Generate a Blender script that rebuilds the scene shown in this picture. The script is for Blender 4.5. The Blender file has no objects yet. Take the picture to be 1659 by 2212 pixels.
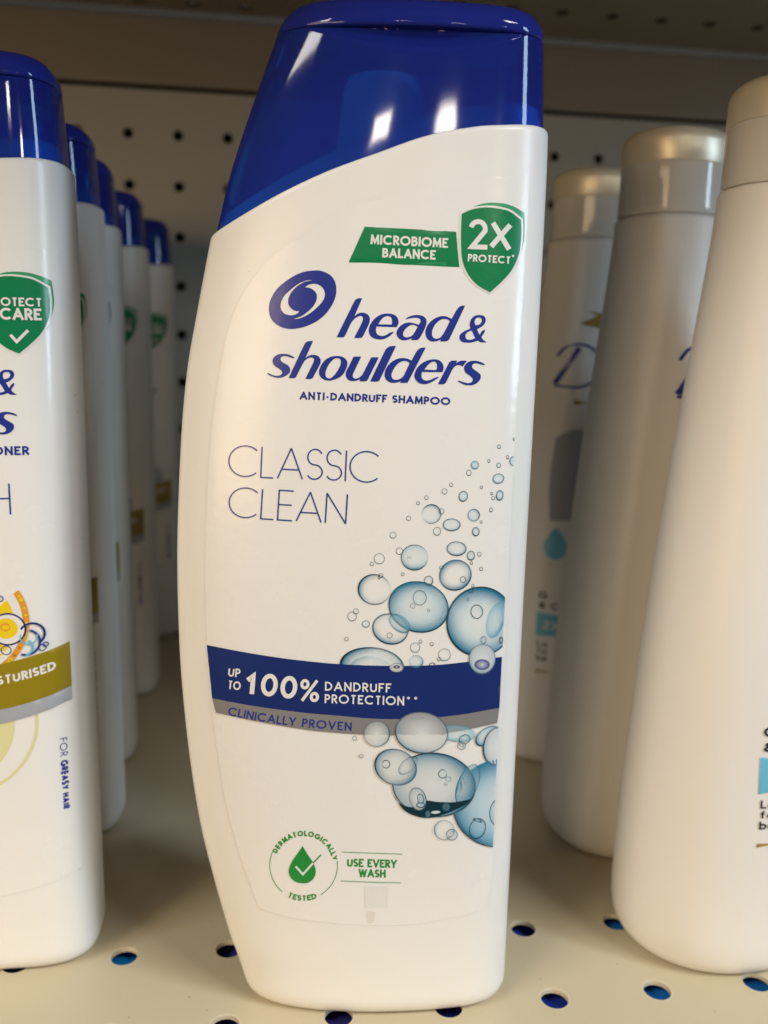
import bpy, math, random
from math import radians as rad, sin, cos, pi, sqrt
from mathutils import Vector, Matrix
from mathutils.geometry import delaunay_2d_cdt

random.seed(7)
SC = bpy.context.scene
MM = 0.001

# ------------------------------------------------------------------ camera
def make_camera():
    pitch, yaw, roll = rad(10.64), rad(8.08), rad(1.38)
    f = Vector((sin(yaw)*cos(pitch), cos(yaw)*cos(pitch), -sin(pitch)))
    r = Vector((cos(yaw), -sin(yaw), 0))
    u = r.cross(f)
    r2 = cos(roll)*r + sin(roll)*u
    u2 = -sin(roll)*r + cos(roll)*u
    cd = bpy.data.cameras.new('camera')
    cam = bpy.data.objects.new('camera', cd)
    SC.collection.objects.link(cam)
    m = Matrix((r2, u2, -f)).transposed().to_4x4()
    m.translation = Vector((0, 0, 0.1493))
    cam.matrix_world = m
    cd.sensor_fit = 'VERTICAL'
    cd.sensor_height = 32
    cd.lens = 1899.9/2212*32
    cd.clip_start = 0.01
    cd.clip_end = 50
    cd.dof.use_dof = True
    cd.dof.focus_distance = 0.175
    cd.dof.aperture_fstop = 27.485/2.2
    SC.camera = cam
make_camera()

# ------------------------------------------------------------------ world + lamps
W = bpy.data.worlds.new('World'); SC.world = W; W.use_nodes = True
wn = W.node_tree.nodes; wl = W.node_tree.links
bg = wn['Background']
bg.inputs[0].default_value = (0.95, 0.93, 0.88, 1)
bg.inputs[1].default_value = 0.028

def area(name, loc, target, sx, sy, power, col):
    ld = bpy.data.lights.new(name, 'AREA')
    ld.shape = 'RECTANGLE'; ld.size = sx; ld.size_y = sy
    ld.energy = power; ld.color = col
    o = bpy.data.objects.new(name, ld); SC.collection.objects.link(o)
    o.location = loc
    d = Vector(target)-Vector(loc)
    o.rotation_euler = d.to_track_quat('-Z', 'Y').to_euler()
    return o
# shop ceiling fittings, either side of the photographer
area('ceiling_lamp', (0.82, -0.60, 1.22), (0.02, 0.2, 0.1), 0.6, 0.28, 12.5, (0.98, 0.97, 0.95))
area('ceiling_lamp', (-0.95, -0.52, 1.10), (0.02, 0.2, 0.1), 0.6, 0.28, 9.5, (1.0, 0.95, 0.87))
area('far_ceiling_lamp', (-0.35, -2.7, 1.15), (0.02, 0.2, 0.1), 0.20, 0.11, 3.2, (1.0, 0.90, 0.78))
area('far_ceiling_lamp', (0.45, -3.0, 1.15), (0.02, 0.2, 0.1), 0.20, 0.12, 3.2, (1.0, 0.93, 0.84))
area('far_ceiling_lamp', (1.30, -2.7, 0.95), (0.02, 0.2, 0.1), 0.16, 0.12, 3.5, (1.0, 0.95, 0.88))
# daylight from the shop window on the right
area('window_lamp', (0.92, -0.40, 0.42), (0.02, 0.2, 0.12), 0.15, 0.7, 5.0, (0.60, 0.80, 1.0))
# warm spill from the left
area('warm_lamp', (-0.66, -0.62, 0.20), (0.02, 0.2, 0.10), 0.45, 0.5, 4.3, (1.0, 0.69, 0.36))

SC.view_settings.view_transform = 'Standard'
SC.view_settings.look = 'None'
SC.view_settings.exposure = 0.0
SC.view_settings.gamma = 1.0
SC.view_settings.use_curve_mapping = False
SC.cycles.use_denoising = True
SC.cycles.transparent_max_bounces = 24
SC.cycles.max_bounces = 10
SC.cycles.diffuse_bounces = 2
SC.cycles.caustics_reflective = False
SC.cycles.caustics_refractive = False

# ------------------------------------------------------------------ materials
def mat(name, col, rough=.4, metal=0, spec=.5, coat=0, coat_r=.05, sss=0, noise=None, bump=None, alpha=None, rough_noise=None):
    m = bpy.data.materials.new(name); m.use_nodes = True
    nt = m.node_tree; n = nt.nodes; l = nt.links
    p = n['Principled BSDF']
    p.inputs['Base Color'].default_value = (*col, 1)
    p.inputs['Roughness'].default_value = rough
    p.inputs['Metallic'].default_value = metal
    p.inputs['Specular IOR Level'].default_value = spec
    p.inputs['Coat Weight'].default_value = coat
    p.inputs['Coat Roughness'].default_value = coat_r
    if sss:
        p.inputs['Subsurface Weight'].default_value = sss
        p.inputs['Subsurface Radius'].default_value = (0.004, 0.003, 0.002)
        p.inputs['Subsurface Scale'].default_value = 1.0
    tc = n.new('ShaderNodeTexCoord')
    if noise:
        sc, amt = noise
        t = n.new('ShaderNodeTexNoise'); t.inputs['Scale'].default_value = sc; t.inputs['Detail'].default_value = 6
        l.new(tc.outputs['Object'], t.inputs['Vector'])
        mx = n.new('ShaderNodeMix'); mx.data_type = 'RGBA'
        mx.inputs[6].default_value = (*[c*(1-amt) for c in col], 1)
        mx.inputs[7].default_value = (*[min(1, c*(1+amt)) for c in col], 1)
        l.new(t.outputs['Fac'], mx.inputs[0]); l.new(mx.outputs[2], p.inputs['Base Color'])
    if bump:
        sc, st, dist = bump
        t = n.new('ShaderNodeTexNoise'); t.inputs['Scale'].default_value = sc; t.inputs['Detail'].default_value = 4
        l.new(tc.outputs['Object'], t.inputs['Vector'])
        b = n.new('ShaderNodeBump'); b.inputs['Strength'].default_value = st; b.inputs['Distance'].default_value = dist
        l.new(t.outputs['Fac'], b.inputs['Height']); l.new(b.outputs[0], p.inputs['Normal'])
        if coat: l.new(b.outputs[0], p.inputs['Coat Normal'])
    if rough_noise:
        sc, lo, hi = rough_noise
        t = n.new('ShaderNodeTexNoise'); t.inputs['Scale'].default_value = sc; t.inputs['Detail'].default_value = 5
        l.new(tc.outputs['Object'], t.inputs['Vector'])
        mr = n.new('ShaderNodeMapRange')
        mr.inputs['From Min'].default_value = .35; mr.inputs['From Max'].default_value = .65
        mr.inputs['To Min'].default_value = lo; mr.inputs['To Max'].default_value = hi
        l.new(t.outputs['Fac'], mr.inputs['Value']); l.new(mr.outputs[0], p.inputs['Roughness'])
    return m

def specks(m, scale, thr, col):
    """sparse dust specks / scuffs mixed over the base colour"""
    nt = m.node_tree; n = nt.nodes; l = nt.links; p = n['Principled BSDF']
    tc = n.new('ShaderNodeTexCoord')
    v = n.new('ShaderNodeTexVoronoi'); v.inputs['Scale'].default_value = scale
    l.new(tc.outputs['Object'], v.inputs['Vector'])
    c = n.new('ShaderNodeMath'); c.operation = 'LESS_THAN'; c.inputs[1].default_value = thr
    l.new(v.outputs['Distance'], c.inputs[0])
    s = n.new('ShaderNodeSeparateColor'); l.new(v.outputs['Color'], s.inputs[0])
    g = n.new('ShaderNodeMath'); g.operation = 'GREATER_THAN'; g.inputs[1].default_value = .8
    l.new(s.outputs[0], g.inputs[0])
    k = n.new('ShaderNodeMath'); k.operation = 'MULTIPLY'; l.new(c.outputs[0], k.inputs[0]); l.new(g.outputs[0], k.inputs[1])
    k2 = n.new('ShaderNodeMath'); k2.operation = 'MULTIPLY'; k2.inputs[1].default_value = .6; l.new(k.outputs[0], k2.inputs[0])
    mx = n.new('ShaderNodeMix'); mx.data_type = 'RGBA'
    src = p.inputs['Base Color'].links[0].from_socket if p.inputs['Base Color'].links else None
    if src: l.new(src, mx.inputs[6])
    else: mx.inputs[6].default_value = p.inputs['Base Color'].default_value
    mx.inputs[7].default_value = (*col, 1)
    l.new(k2.outputs[0], mx.inputs[0]); l.new(mx.outputs[2], p.inputs['Base Color'])
    return m

M = {}
M['body'] = specks(mat('white_bottle_plastic', (.83, .82, .79), rough=.3, sss=.12, bump=(900, .05, .0002), noise=(14, .012)), 190, .055, (.35, .3, .24))
M['film'] = mat('clear_label_film', (.83, .82, .795), rough=.2, spec=.4, coat=.12, coat_r=.10, bump=(480, .20, .0002), rough_noise=(60, .18, .30))
def ink(name, col, rough=.24):
    return mat(name, col, rough=rough, spec=.4, coat=.12, coat_r=.10, bump=(480, .2, .0002))
M['navy'] = ink('navy_ink', (.022, .040, .27))
M['band'] = ink('dark_blue_ink', (.013, .030, .155))
M['thin'] = ink('indigo_ink', (.035, .06, .28))
M['green'] = ink('green_ink', (.006, .21, .075))
M['green_light'] = ink('light_green_ink', (.05, .33, .15))
M['seal'] = ink('leaf_green_ink', (.02, .27, .05))
M['white'] = ink('white_ink', (.80, .79, .76))
M['grey'] = ink('grey_ink', (.235, .225, .225))
M['pale'] = ink('pale_patch_ink', (.765, .77, .745))
M['tab'] = ink('beige_patch_ink', (.74, .71, .65))
M['olive'] = ink('olive_ink', (.29, .22, .012))
M['silver'] = ink('silver_ink', (.38, .40, .44))
M['lemon'] = ink('lemon_ink', (.85, .62, .02))
M['orange'] = ink('orange_ink', (.8, .33, .03))
M['pale_yellow'] = ink('pale_yellow_ink', (.72, .70, .38))
M['cyan'] = ink('light_blue_ink', (.16, .50, .68))
M['slate'] = mat('slate_ink', (.36, .37, .41), rough=.5)
M['black'] = ink('black_ink', (.02, .02, .03))
M['gold_ink'] = ink('gold_ink', (.35, .24, .05))
M['dove_body'] = mat('cream_white_plastic', (.80, .775, .73), rough=.42, sss=.1, bump=(700, .04, .0002), noise=(10, .012))
M['gold'] = mat('pale_gold_metal', (.80, .73, .57), rough=.38, metal=.38, bump=(60, .15, .001))
M['neck'] = mat('white_neck_plastic', (.8, .8, .78), rough=.4)
M['shelf'] = specks(mat('cream_painted_steel', (.62, .53, .355), rough=.42, noise=(9, .05), bump=(260, .10, .0003), rough_noise=(18, .34, .5)), 80, .03, (.30, .22, .12))
specks(M['shelf'], 240, .075, (.33, .27, .18)); specks(M['shelf'], 27, .016, (.22, .16, .10))
M['shelf_edge'] = mat('bare_hole_edge', (.70, .61, .43), rough=.4)
M['panel'] = mat('beige_painted_panel', (.35, .335, .295), rough=.5, noise=(6, .04), bump=(200, .06, .0003))
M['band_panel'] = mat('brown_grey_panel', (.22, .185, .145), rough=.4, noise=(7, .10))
M['bright_lid'] = mat('bright_blue_plastic', (.008, .105, .52), rough=.22, bump=(60, .2, .001))
M['dark'] = mat('painted_cavity_shade', (.03, .026, .02), rough=.8)  # near-black colour standing in for the shade behind the holes

def cap_material(name, tint, base, fac, tlf=.35):
    """translucent tinted plastic: part light passes tinted, part scatters blue, glossy skin"""
    m = bpy.data.materials.new(name); m.use_nodes = True
    nt = m.node_tree; n = nt.nodes; l = nt.links
    out = n['Material Output']; p = n['Principled BSDF']
    p.inputs['Base Color'].default_value = (*base, 1); p.inputs['Roughness'].default_value = .35
    p.inputs['Specular IOR Level'].default_value = 0
    tr = n.new('ShaderNodeBsdfTransparent'); tr.inputs[0].default_value = (*tint, 1)
    tl = n.new('ShaderNodeBsdfTranslucent'); tl.inputs[0].default_value = (*[min(1, c*1.3) for c in base], 1)
    m0 = n.new('ShaderNodeMixShader'); m0.inputs[0].default_value = tlf
    l.new(p.outputs[0], m0.inputs[1]); l.new(tl.outputs[0], m0.inputs[2])
    m1 = n.new('ShaderNodeMixShader'); m1.inputs[0].default_value = fac
    l.new(m0.outputs[0], m1.inputs[1]); l.new(tr.outputs[0], m1.inputs[2])
    g = n.new('ShaderNodeBsdfGlossy'); g.inputs['Roughness'].default_value = .06
    tc = n.new('ShaderNodeTexCoord')
    t = n.new('ShaderNodeTexNoise'); t.inputs['Scale'].default_value = 45; t.inputs['Detail'].default_value = 2
    l.new(tc.outputs['Object'], t.inputs['Vector'])
    b = n.new('ShaderNodeBump'); b.inputs['Strength'].default_value = .12; b.inputs['Distance'].default_value = .0012
    l.new(t.outputs['Fac'], b.inputs['Height']); l.new(b.outputs[0], g.inputs['Normal'])
    fr = n.new('ShaderNodeFresnel'); fr.inputs[0].default_value = 1.5
    m2 = n.new('ShaderNodeMixShader')
    l.new(fr.outputs[0], m2.inputs[0]); l.new(m1.outputs[0], m2.inputs[1]); l.new(g.outputs[0], m2.inputs[2])
    l.new(m2.outputs[0], out.inputs[0])
    return m
M['cap'] = cap_material('translucent_blue_plastic', (.0, .46, 1.0), (.036, .060, .55), .52)
M['lid'] = cap_material('blue_lid_plastic', (.02, .16, .8), (.030, .052, .50), .2)
M['frost'] = cap_material('frosted_clear_plastic', (.95, .94, .90), (.90, .88, .83), .22, .12)

def bubble_mat():
    m = bpy.data.materials.new('printed_bubble_ink'); m.use_nodes = True
    nt = m.node_tree; n = nt.nodes; l = nt.links; p = n['Principled BSDF']
    a = n.new('ShaderNodeAttribute'); a.attribute_name = 'print_colour'
    l.new(a.outputs['Color'], p.inputs['Base Color']); l.new(a.outputs['Alpha'], p.inputs['Alpha'])
    p.inputs['Roughness'].default_value = .2
    return m
M['bubble'] = bubble_mat()

# ------------------------------------------------------------------ object helpers
def link(o, parent=None):
    SC.collection.objects.link(o)
    if parent: o.parent = parent
    return o
def mesh_obj(name, verts, faces, mats, parent=None, fmat=None, smooth=True, cols=None):
    me = bpy.data.meshes.new(name)
    me.from_pydata([tuple(v) for v in verts], [], faces)
    for m in mats: me.materials.append(m)
    if fmat: me.polygons.foreach_set('material_index', fmat)
    me.polygons.foreach_set('use_smooth', [smooth]*len(me.polygons))
    if cols:
        at = me.color_attributes.new('print_colour', 'FLOAT_COLOR', 'POINT')
        at.data.foreach_set('color', [c for q in cols for c in q])
    me.update()
    return link(bpy.data.objects.new(name, me), parent)
def empty(name, loc, rz=0):
    o = bpy.data.objects.new(name, None); o.empty_display_size = .02
    o.location = loc; o.rotation_euler = (0, 0, rz)
    return link(o)
def tag(o, label=None, cat=None, group=None, kind=None):
    if label: o['label'] = label
    if cat: o['category'] = cat
    if group: o['group'] = group
    if kind: o['kind'] = kind
    return o
def copy_tree(o, parent=None):
    c = o.copy(); SC.collection.objects.link(c); c.parent = parent
    for ch in list(o.children): copy_tree(ch, c)
    return c

def interp(T, z):
    """smooth (monotone-ish hermite) interpolation through a table"""
    n = len(T)
    if z <= T[0][0]: return T[0][1]
    if z >= T[-1][0]: return T[-1][1]
    i = 0
    while z > T[i+1][0]: i += 1
    def sl(k):
        if k == 0: return (T[1][1]-T[0][1])/(T[1][0]-T[0][0])
        if k == n-1: return (T[-1][1]-T[-2][1])/(T[-1][0]-T[-2][0])
        return (T[k+1][1]-T[k-1][1])/(T[k+1][0]-T[k-1][0])
    h = T[i+1][0]-T[i][0]; t = (z-T[i][0])/h
    a, b = T[i][1], T[i+1][1]; m0, m1 = sl(i)*h, sl(i+1)*h
    return (2*t**3-3*t*t+1)*a+(t**3-2*t*t+t)*m0+(-2*t**3+3*t*t)*b+(t**3-t*t)*m1

# ------------------------------------------------------------------ shampoo bottle form (mm, origin at base centre)
XL = [(0,-23.0),(6,-24.4),(10.7,-25.7),(16.5,-27.5),(33.7,-31.6),(45,-33.8),(61,-35.8),(77.7,-37.1),(90,-37.5),(105,-37.5),(119.6,-36.9),(134,-35.9),(145,-34.6),(155,-32.7),(164,-30.9),(172,-29.2),(182.3,-26.6),(196,-21.9),(206,-18.2),(216,-14.5)]
XR = [(0,37.2),(30,37.1),(100,36.8),(180,36.8),(196,36.4),(216,35.2)]
TT = [(0,12.8),(60,13.8),(120,14.3),(180,13.6),(216,12.6)]
CAPLINE = [(-40,165),(-29,170.8),(-17,177.3),(-8,181.4),(1,184.7),(10.5,188.1),(20,190.2),(27,191.0),(33,191.6),(38,191.8)]
U0 = .72
def half(u):
    u = min(max(u, 0), 1)
    if u < U0: return sqrt(max(0, 1-((U0-u)/U0)**2))
    return max(0, 1-((u-U0)/(1-U0))**3)**(1/3)
def ring_params(n):
    """(u, side*half) around the section, dense at both ends"""
    out = []
    k = n//2
    def samp(t):   # t 0..1 left->right
        if t < .5:
            a = (t/.5)*pi/2; return (U0-U0*cos(a), sin(a))
        a = (t-.5)/.5*pi/2
        c, s = cos(pi/2-a), sin(pi/2-a)   # superellipse exponent 3
        return (U0+(1-U0)*abs(c)**(2/3), abs(s)**(2/3))
    for i in range(k): u, s = samp(i/k); out.append((u, -s))       # front, left to right
    for i in range(k): u, s = samp(1-i/k); out.append((u, s))       # back, right to left
    return out
RP = ring_params(260)

class BottleForm:
    def __init__(s, zs=1.0): s.zs = zs
    def front(s, x, z):
        zz = z/s.zs
        l, r = interp(XL, zz), interp(XR, zz)
        return -interp(TT, zz)*half((x-l)/(r-l))
    def pt(s, x, z, off):
        zz = z/s.zs
        l, r = interp(XL, zz), interp(XR, zz)
        x = min(max(x, l+.02), r-.02)
        y = s.front(x, z)
        e = .3
        x1, x2 = max(l+.01, x-e), min(r-.01, x+e)
        dx = (s.front(x2, z)-s.front(x1, z))/(x2-x1)
        dz = (s.front(x, z+e)-s.front(x, z-e))/(2*e)
        nrm = Vector((dx, -1, dz)).normalized()
        return (Vector((x, y, z))+nrm*off)*MM

def sec(u, s, z, zs, inset):
    zz = z/zs
    l, r, t = interp(XL, zz), interp(XR, zz), interp(TT, zz)
    l += inset; r -= inset; t -= inset
    return Vector((l+u*(r-l), s*t, z))

def rings_to_mesh(name, rows, mat_, parent, close_bottom=True, close_top=True):
    n = len(rows[0]); V = [p*MM for r in rows for p in r]; F = []
    for i in range(len(rows)-1):
        for j in range(n):
            a, b = i*n+j, i*n+(j+1) % n
            F.append((a, b, b+n, a+n))
    def fan(row, flip):
        base = row*n
        c = sum((V[base+k] for k in range(n)), Vector())/n
        V.append(c); ci = len(V)-1
        for j in range(n):
            a, b = base+j, base+(j+1) % n
            F.append((ci, b, a) if flip else (ci, a, b))
    if close_bottom: fan(0, True)
    if close_top: fan(len(rows)-1, False)
    return mesh_obj(name, V, F, [mat_], parent)

def capline(x): return interp(CAPLINE, x)

def build_bottle_body(parent, zs):
    rows = []
    R = 5.0
    # rolled base
    for k in range(7):
        a = k/6*pi/2
        z = R*(1-cos(a)) if k else 0
        ins = R*(1-sin(a))*.75
        rows.append([sec(u, s, z*zs, zs, ins) for u, s in RP])
    NZ = 150
    z0 = R
    def colz(u, v):
        z = 185.
        for _ in range(8):
            l, r = interp(XL, z), interp(XR, z); x = l+u*(r-l)
            z = z0+(capline(x)-1.0-z0)*v if v < 1 else capline(x)-1.0
        return z
    for i in range(1, NZ+1):
        v = i/NZ
        rows.append([sec(u, s, colz(u, v)*zs, zs, 0) for u, s in RP])
    # rolled shoulder lip, then a shoulder running inwards
    for dz, ins in ((.45, .1), (.8, .35), (1.0, .8), (1.05, 1.7), (2.2, 1.75), (3.6, 1.8), (4.6, 1.9), (5.1, 2.4), (5.3, 4.5), (5.4, 10.0)):
        rows.append([sec(u, s, (colz(u, 1)+dz)*zs, zs, ins) for u, s in RP])
    body = rings_to_mesh('body', rows, M['body'], parent)
    # neck seen dimly through the cap
    nr = []
    for z, r in ((180, 10), (198, 8), (200.5, 7.2), (201, 5.0)):
        nr.append([Vector((4+r*cos(2*pi*k/40), r*sin(2*pi*k/40), z*zs)) for k in range(40)])
    rings_to_mesh('neck', nr, M['neck'], body)
    return body

SEAM = 207.2
def build_cap(parent, zs):
    rows = []
    ci = .9
    NV = 60
    xn0, xn1 = -12., 30.      # thumb scoop
    for i in range(NV+1):
        v = i/NV; v = 1-(1-v)**1.5
        row = []
        for u, s in RP:
            z = 185.
            for _ in range(6):
                l, r = interp(XL, z), interp(XR, z); x = l+u*(r-l)
                zc = capline(x)-.3
                z = zc+(SEAM-zc)*v
            p = sec(u, s, z*zs, zs, ci)
            if s < 0:
                w = (x-(xn0+xn1)/2)/((xn1-xn0)/2)
                if abs(w) < 1:
                    dep = 4.6*(1-w*w)
                    t = (z-(SEAM-dep))/max(dep, .01)
                    if t > 0:
                        q_ = min(1, t*1.15); p.y += 2.1*q_*q_*(3-2*q_)*(1-w*w)
            row.append(p)
        rows.append(row)
    rows.append([sec(u, s, SEAM*zs, zs, ci+1.6) for u, s in RP])
    cap = rings_to_mesh('cap', rows, M['cap'], parent, close_bottom=False, close_top=True)
    rows = []
    rows.append([sec(u, s, (SEAM+.15)*zs, zs, ci+1.5) for u, s in RP])
    rows.append([sec(u, s, (SEAM+.25)*zs, zs, ci+.25) for u, s in RP])
    rows.append([sec(u, s, (SEAM+.55)*zs, zs, ci-.05) for u, s in RP])
    H = 212.8-SEAM-.6; RR = 4.2
    for k in range(12):
        a = k/11*pi/2
        rows.append([sec(u, s, (SEAM+.9+H*sin(a)*.97)*zs, zs, ci-.05+RR*(1-cos(a))) for u, s in RP])
    rows.append([sec(u, s, (SEAM+.9+H)*zs, zs, 8.0) for u, s in RP])
    rings_to_mesh('lid', rows, M['lid'], cap)
    return cap

# ------------------------------------------------------------------ print work (decal meshes lying on the bottle skin)
# artwork sheet units -> bottle mm: polynomial fitted once to the label's curved face
PX = [-0.2309,1.4616,0.3016,-0.0461,-0.0819,0.0624,0.0444,37.0492,3.2026,0.4051,-0.102,-0.0587,0.096,1.1857,0.0239,-0.176,-0.108,-0.0324,-0.1389,-1.0257,0.3543,0.0951,-2.1018,0.9783,0.2988,2.0577,2.5657,3.2734]
PZ = [108.0988,-76.3386,-6.5453,-0.7419,0.1567,-0.2382,-0.1726,0.3563,-1.2414,-0.3954,0.2421,0.4758,0.4039,-1.4041,-0.7868,0.6411,-1.1067,-0.5476,0.949,2.9993,-0.0407,0.3319,2.3356,-3.147,-3.2718,-1.4407,-5.269,-3.7694]
def sheet(p):
    a = (p[0]-780)/400; b = (p[1]-1200)/800
    x = z = 0.; k = 0
    for i in range(7):
        for j in range(7-i):
            t = a**i*b**j; x += PX[k]*t; z += PZ[k]*t; k += 1
    return (x, z)

def catmull(pts, closed=True, step=5.0):
    """pts: (x,y) smooth or (x,y,1) corner"""
    n = len(pts); out = []
    rng = range(n) if closed else range(n-1)
    for i in rng:
        p1, p2 = pts[i], pts[(i+1) % n]
        p0 = pts[i-1] if (closed or i > 0) else p1
        p3 = pts[(i+2) % n] if (closed or i+2 < n) else p2
        if len(p1) > 2: p0 = p1
        if len(p2) > 2: p3 = p2
        d = math.dist(p1[:2], p2[:2]); k = max(1, int(d/step))
        for q in range(k):
            t = q/k; r = []
            for c in (0, 1):
                m1 = (p2[c]-p0[c])/2; m2 = (p3[c]-p1[c])/2
                if p0 is p1: m1 = (p2[c]-p1[c])*.8
                if p3 is p2: m2 = (p2[c]-p1[c])*.8
                r.append((2*t**3-3*t*t+1)*p1[c]+(t**3-2*t*t+t)*m1+(-2*t**3+3*t*t)*p2[c]+(t**3-t*t)*m2)
            out.append(tuple(r))
    if not closed: out.append(tuple(pts[-1][:2]))
    return out

def inside(pt, loops):
    x, y = pt; c = False
    for L in loops:
        n = len(L); j = n-1
        for i in range(n):
            xi, yi = L[i]; xj, yj = L[j]
            if (yi > y) != (yj > y) and x < (xj-xi)*(y-yi)/(yj-yi)+xi: c = not c
            j = i
    return c

def triangulate(loops, grid):
    V = []; E = []
    for L in loops:
        b = len(V); V += [Vector(p) for p in L]
        E += [(b+i, b+(i+1) % len(L)) for i in range(len(L))]
    xs = [v.x for v in V]; ys = [v.y for v in V]
    if grid:
        gx = min(xs)+grid*.5
        while gx < max(xs):
            gy = min(ys)+grid*.5
            while gy < max(ys):
                if inside((gx, gy), loops): V.append(Vector((gx+.01*grid*random.random(), gy)))
                gy += grid
            gx += grid
    r = delaunay_2d_cdt(V, E, [], 0, 1e-5)
    P, T = r[0], r[2]
    out = []
    for t in T:
        c = (sum(P[i].x for i in t)/3, sum(P[i].y for i in t)/3)
        if inside(c, loops):
            a, b, d = (P[i] for i in t)
            if (b-a).cross(d-a) < 0: t = t[::-1]
            out.append(tuple(t))
    return [(p.x, p.y) for p in P], out

class Print:
    """collects ink shapes in sheet units, builds one mesh on the bottle skin"""
    def __init__(s, form, tomm, layer=.06):
        s.form, s.tomm, s.off = form, tomm, layer+.05
        s.V = []; s.F = []; s.M = []; s.fm = []; s.C = []; s.flip = None
    def mi(s, m):
        if m not in s.M: s.M.append(m)
        return s.M.index(m)
    def add(s, P, T, m, off=None, cols=None, inc=.003):
        s.off += inc
        o = s.off if off is None else off
        b = len(s.V)
        mm = [s.tomm(p) for p in P]
        s.V += [s.form.pt(x, z, o) for x, z in mm]
        k = s.mi(m)
        for t in T:
            A = [mm[i] for i in t]
            ar = sum(A[i][0]*A[(i+1) % len(A)][1]-A[(i+1) % len(A)][0]*A[i][1] for i in range(len(A)))
            if ar < 0: t = t[::-1]      # face outwards (front is -y)
            s.F.append(tuple(b+i for i in t)); s.fm.append(k)
        s.C += cols if cols else [(1, 1, 1, 1)]*len(P)
    def poly(s, loops, m, grid=9, off=None):
        P, T = triangulate(loops, grid)
        s.add(P, T, m, off)
    def stroke(s, pts, w, m, step=5, cap=0):
        """pts: [(x,y)] or [(x,y,w)]"""
        q = []
        for i in range(len(pts)-1):
            a, b = pts[i], pts[i+1]
            d = math.dist(a[:2], b[:2]); k = max(1, int(math.ceil(d/step)))
            for j in range(k):
                t = j/k; q.append((a[0]+(b[0]-a[0])*t, a[1]+(b[1]-a[1])*t))
        q.append(pts[-1][:2])
        q = [p for i, p in enumerate(q) if i == 0 or math.dist(p, q[i-1]) > 1e-6]
        closed = math.dist(q[0], q[-1]) < 1e-3
        if cap and not closed:
            for i0, i1 in ((0, 1), (-1, -2)):
                a, b = q[i0], q[i1]; d = math.dist(a, b)
                q[i0] = (a[0]+(a[0]-b[0])/d*cap, a[1]+(a[1]-b[1])/d*cap)
        L, R = [], []
        n = len(q)
        for i in range(n):
            a = q[i-1] if i > 0 else (q[-2] if closed else None)
            b = q[i+1] if i < n-1 else (q[1] if closed else None)
            def dirn(p, r):
                d = math.dist(p, r); return ((r[0]-p[0])/d, (r[1]-p[1])/d)
            d1 = dirn(a, q[i]) if a else dirn(q[i], b)
            d2 = dirn(q[i], b) if b else d1
            nx, ny = -(d1[1]+d2[1]), d1[0]+d2[0]
            ln = math.hypot(nx, ny)
            if ln < 1e-6: nx, ny, ln = -d1[1], d1[0], 1
            nx /= ln; ny /= ln
            c = max(.45, nx*-d1[1]+ny*d1[0])
            h = w/2/c
            L.append((q[i][0]+nx*h, q[i][1]+ny*h)); R.append((q[i][0]-nx*h, q[i][1]-ny*h))
        s.add(L+R, [(i, i+1, n+i+1, n+i) for i in range(n-1)], m, inc=.0006)
    def build(s, name, parent):
        o = mesh_obj(name, s.V, s.F, s.M, parent, s.fm, True, s.C if M['bubble'] in s.M else None)
        return o

def arc(cx, cy, rx, ry, a0, a1, n=14):
    return [(cx+rx*cos(rad(a0+(a1-a0)*i/n)), cy+ry*sin(rad(a0+(a1-a0)*i/n))) for i in range(n+1)]

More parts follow.
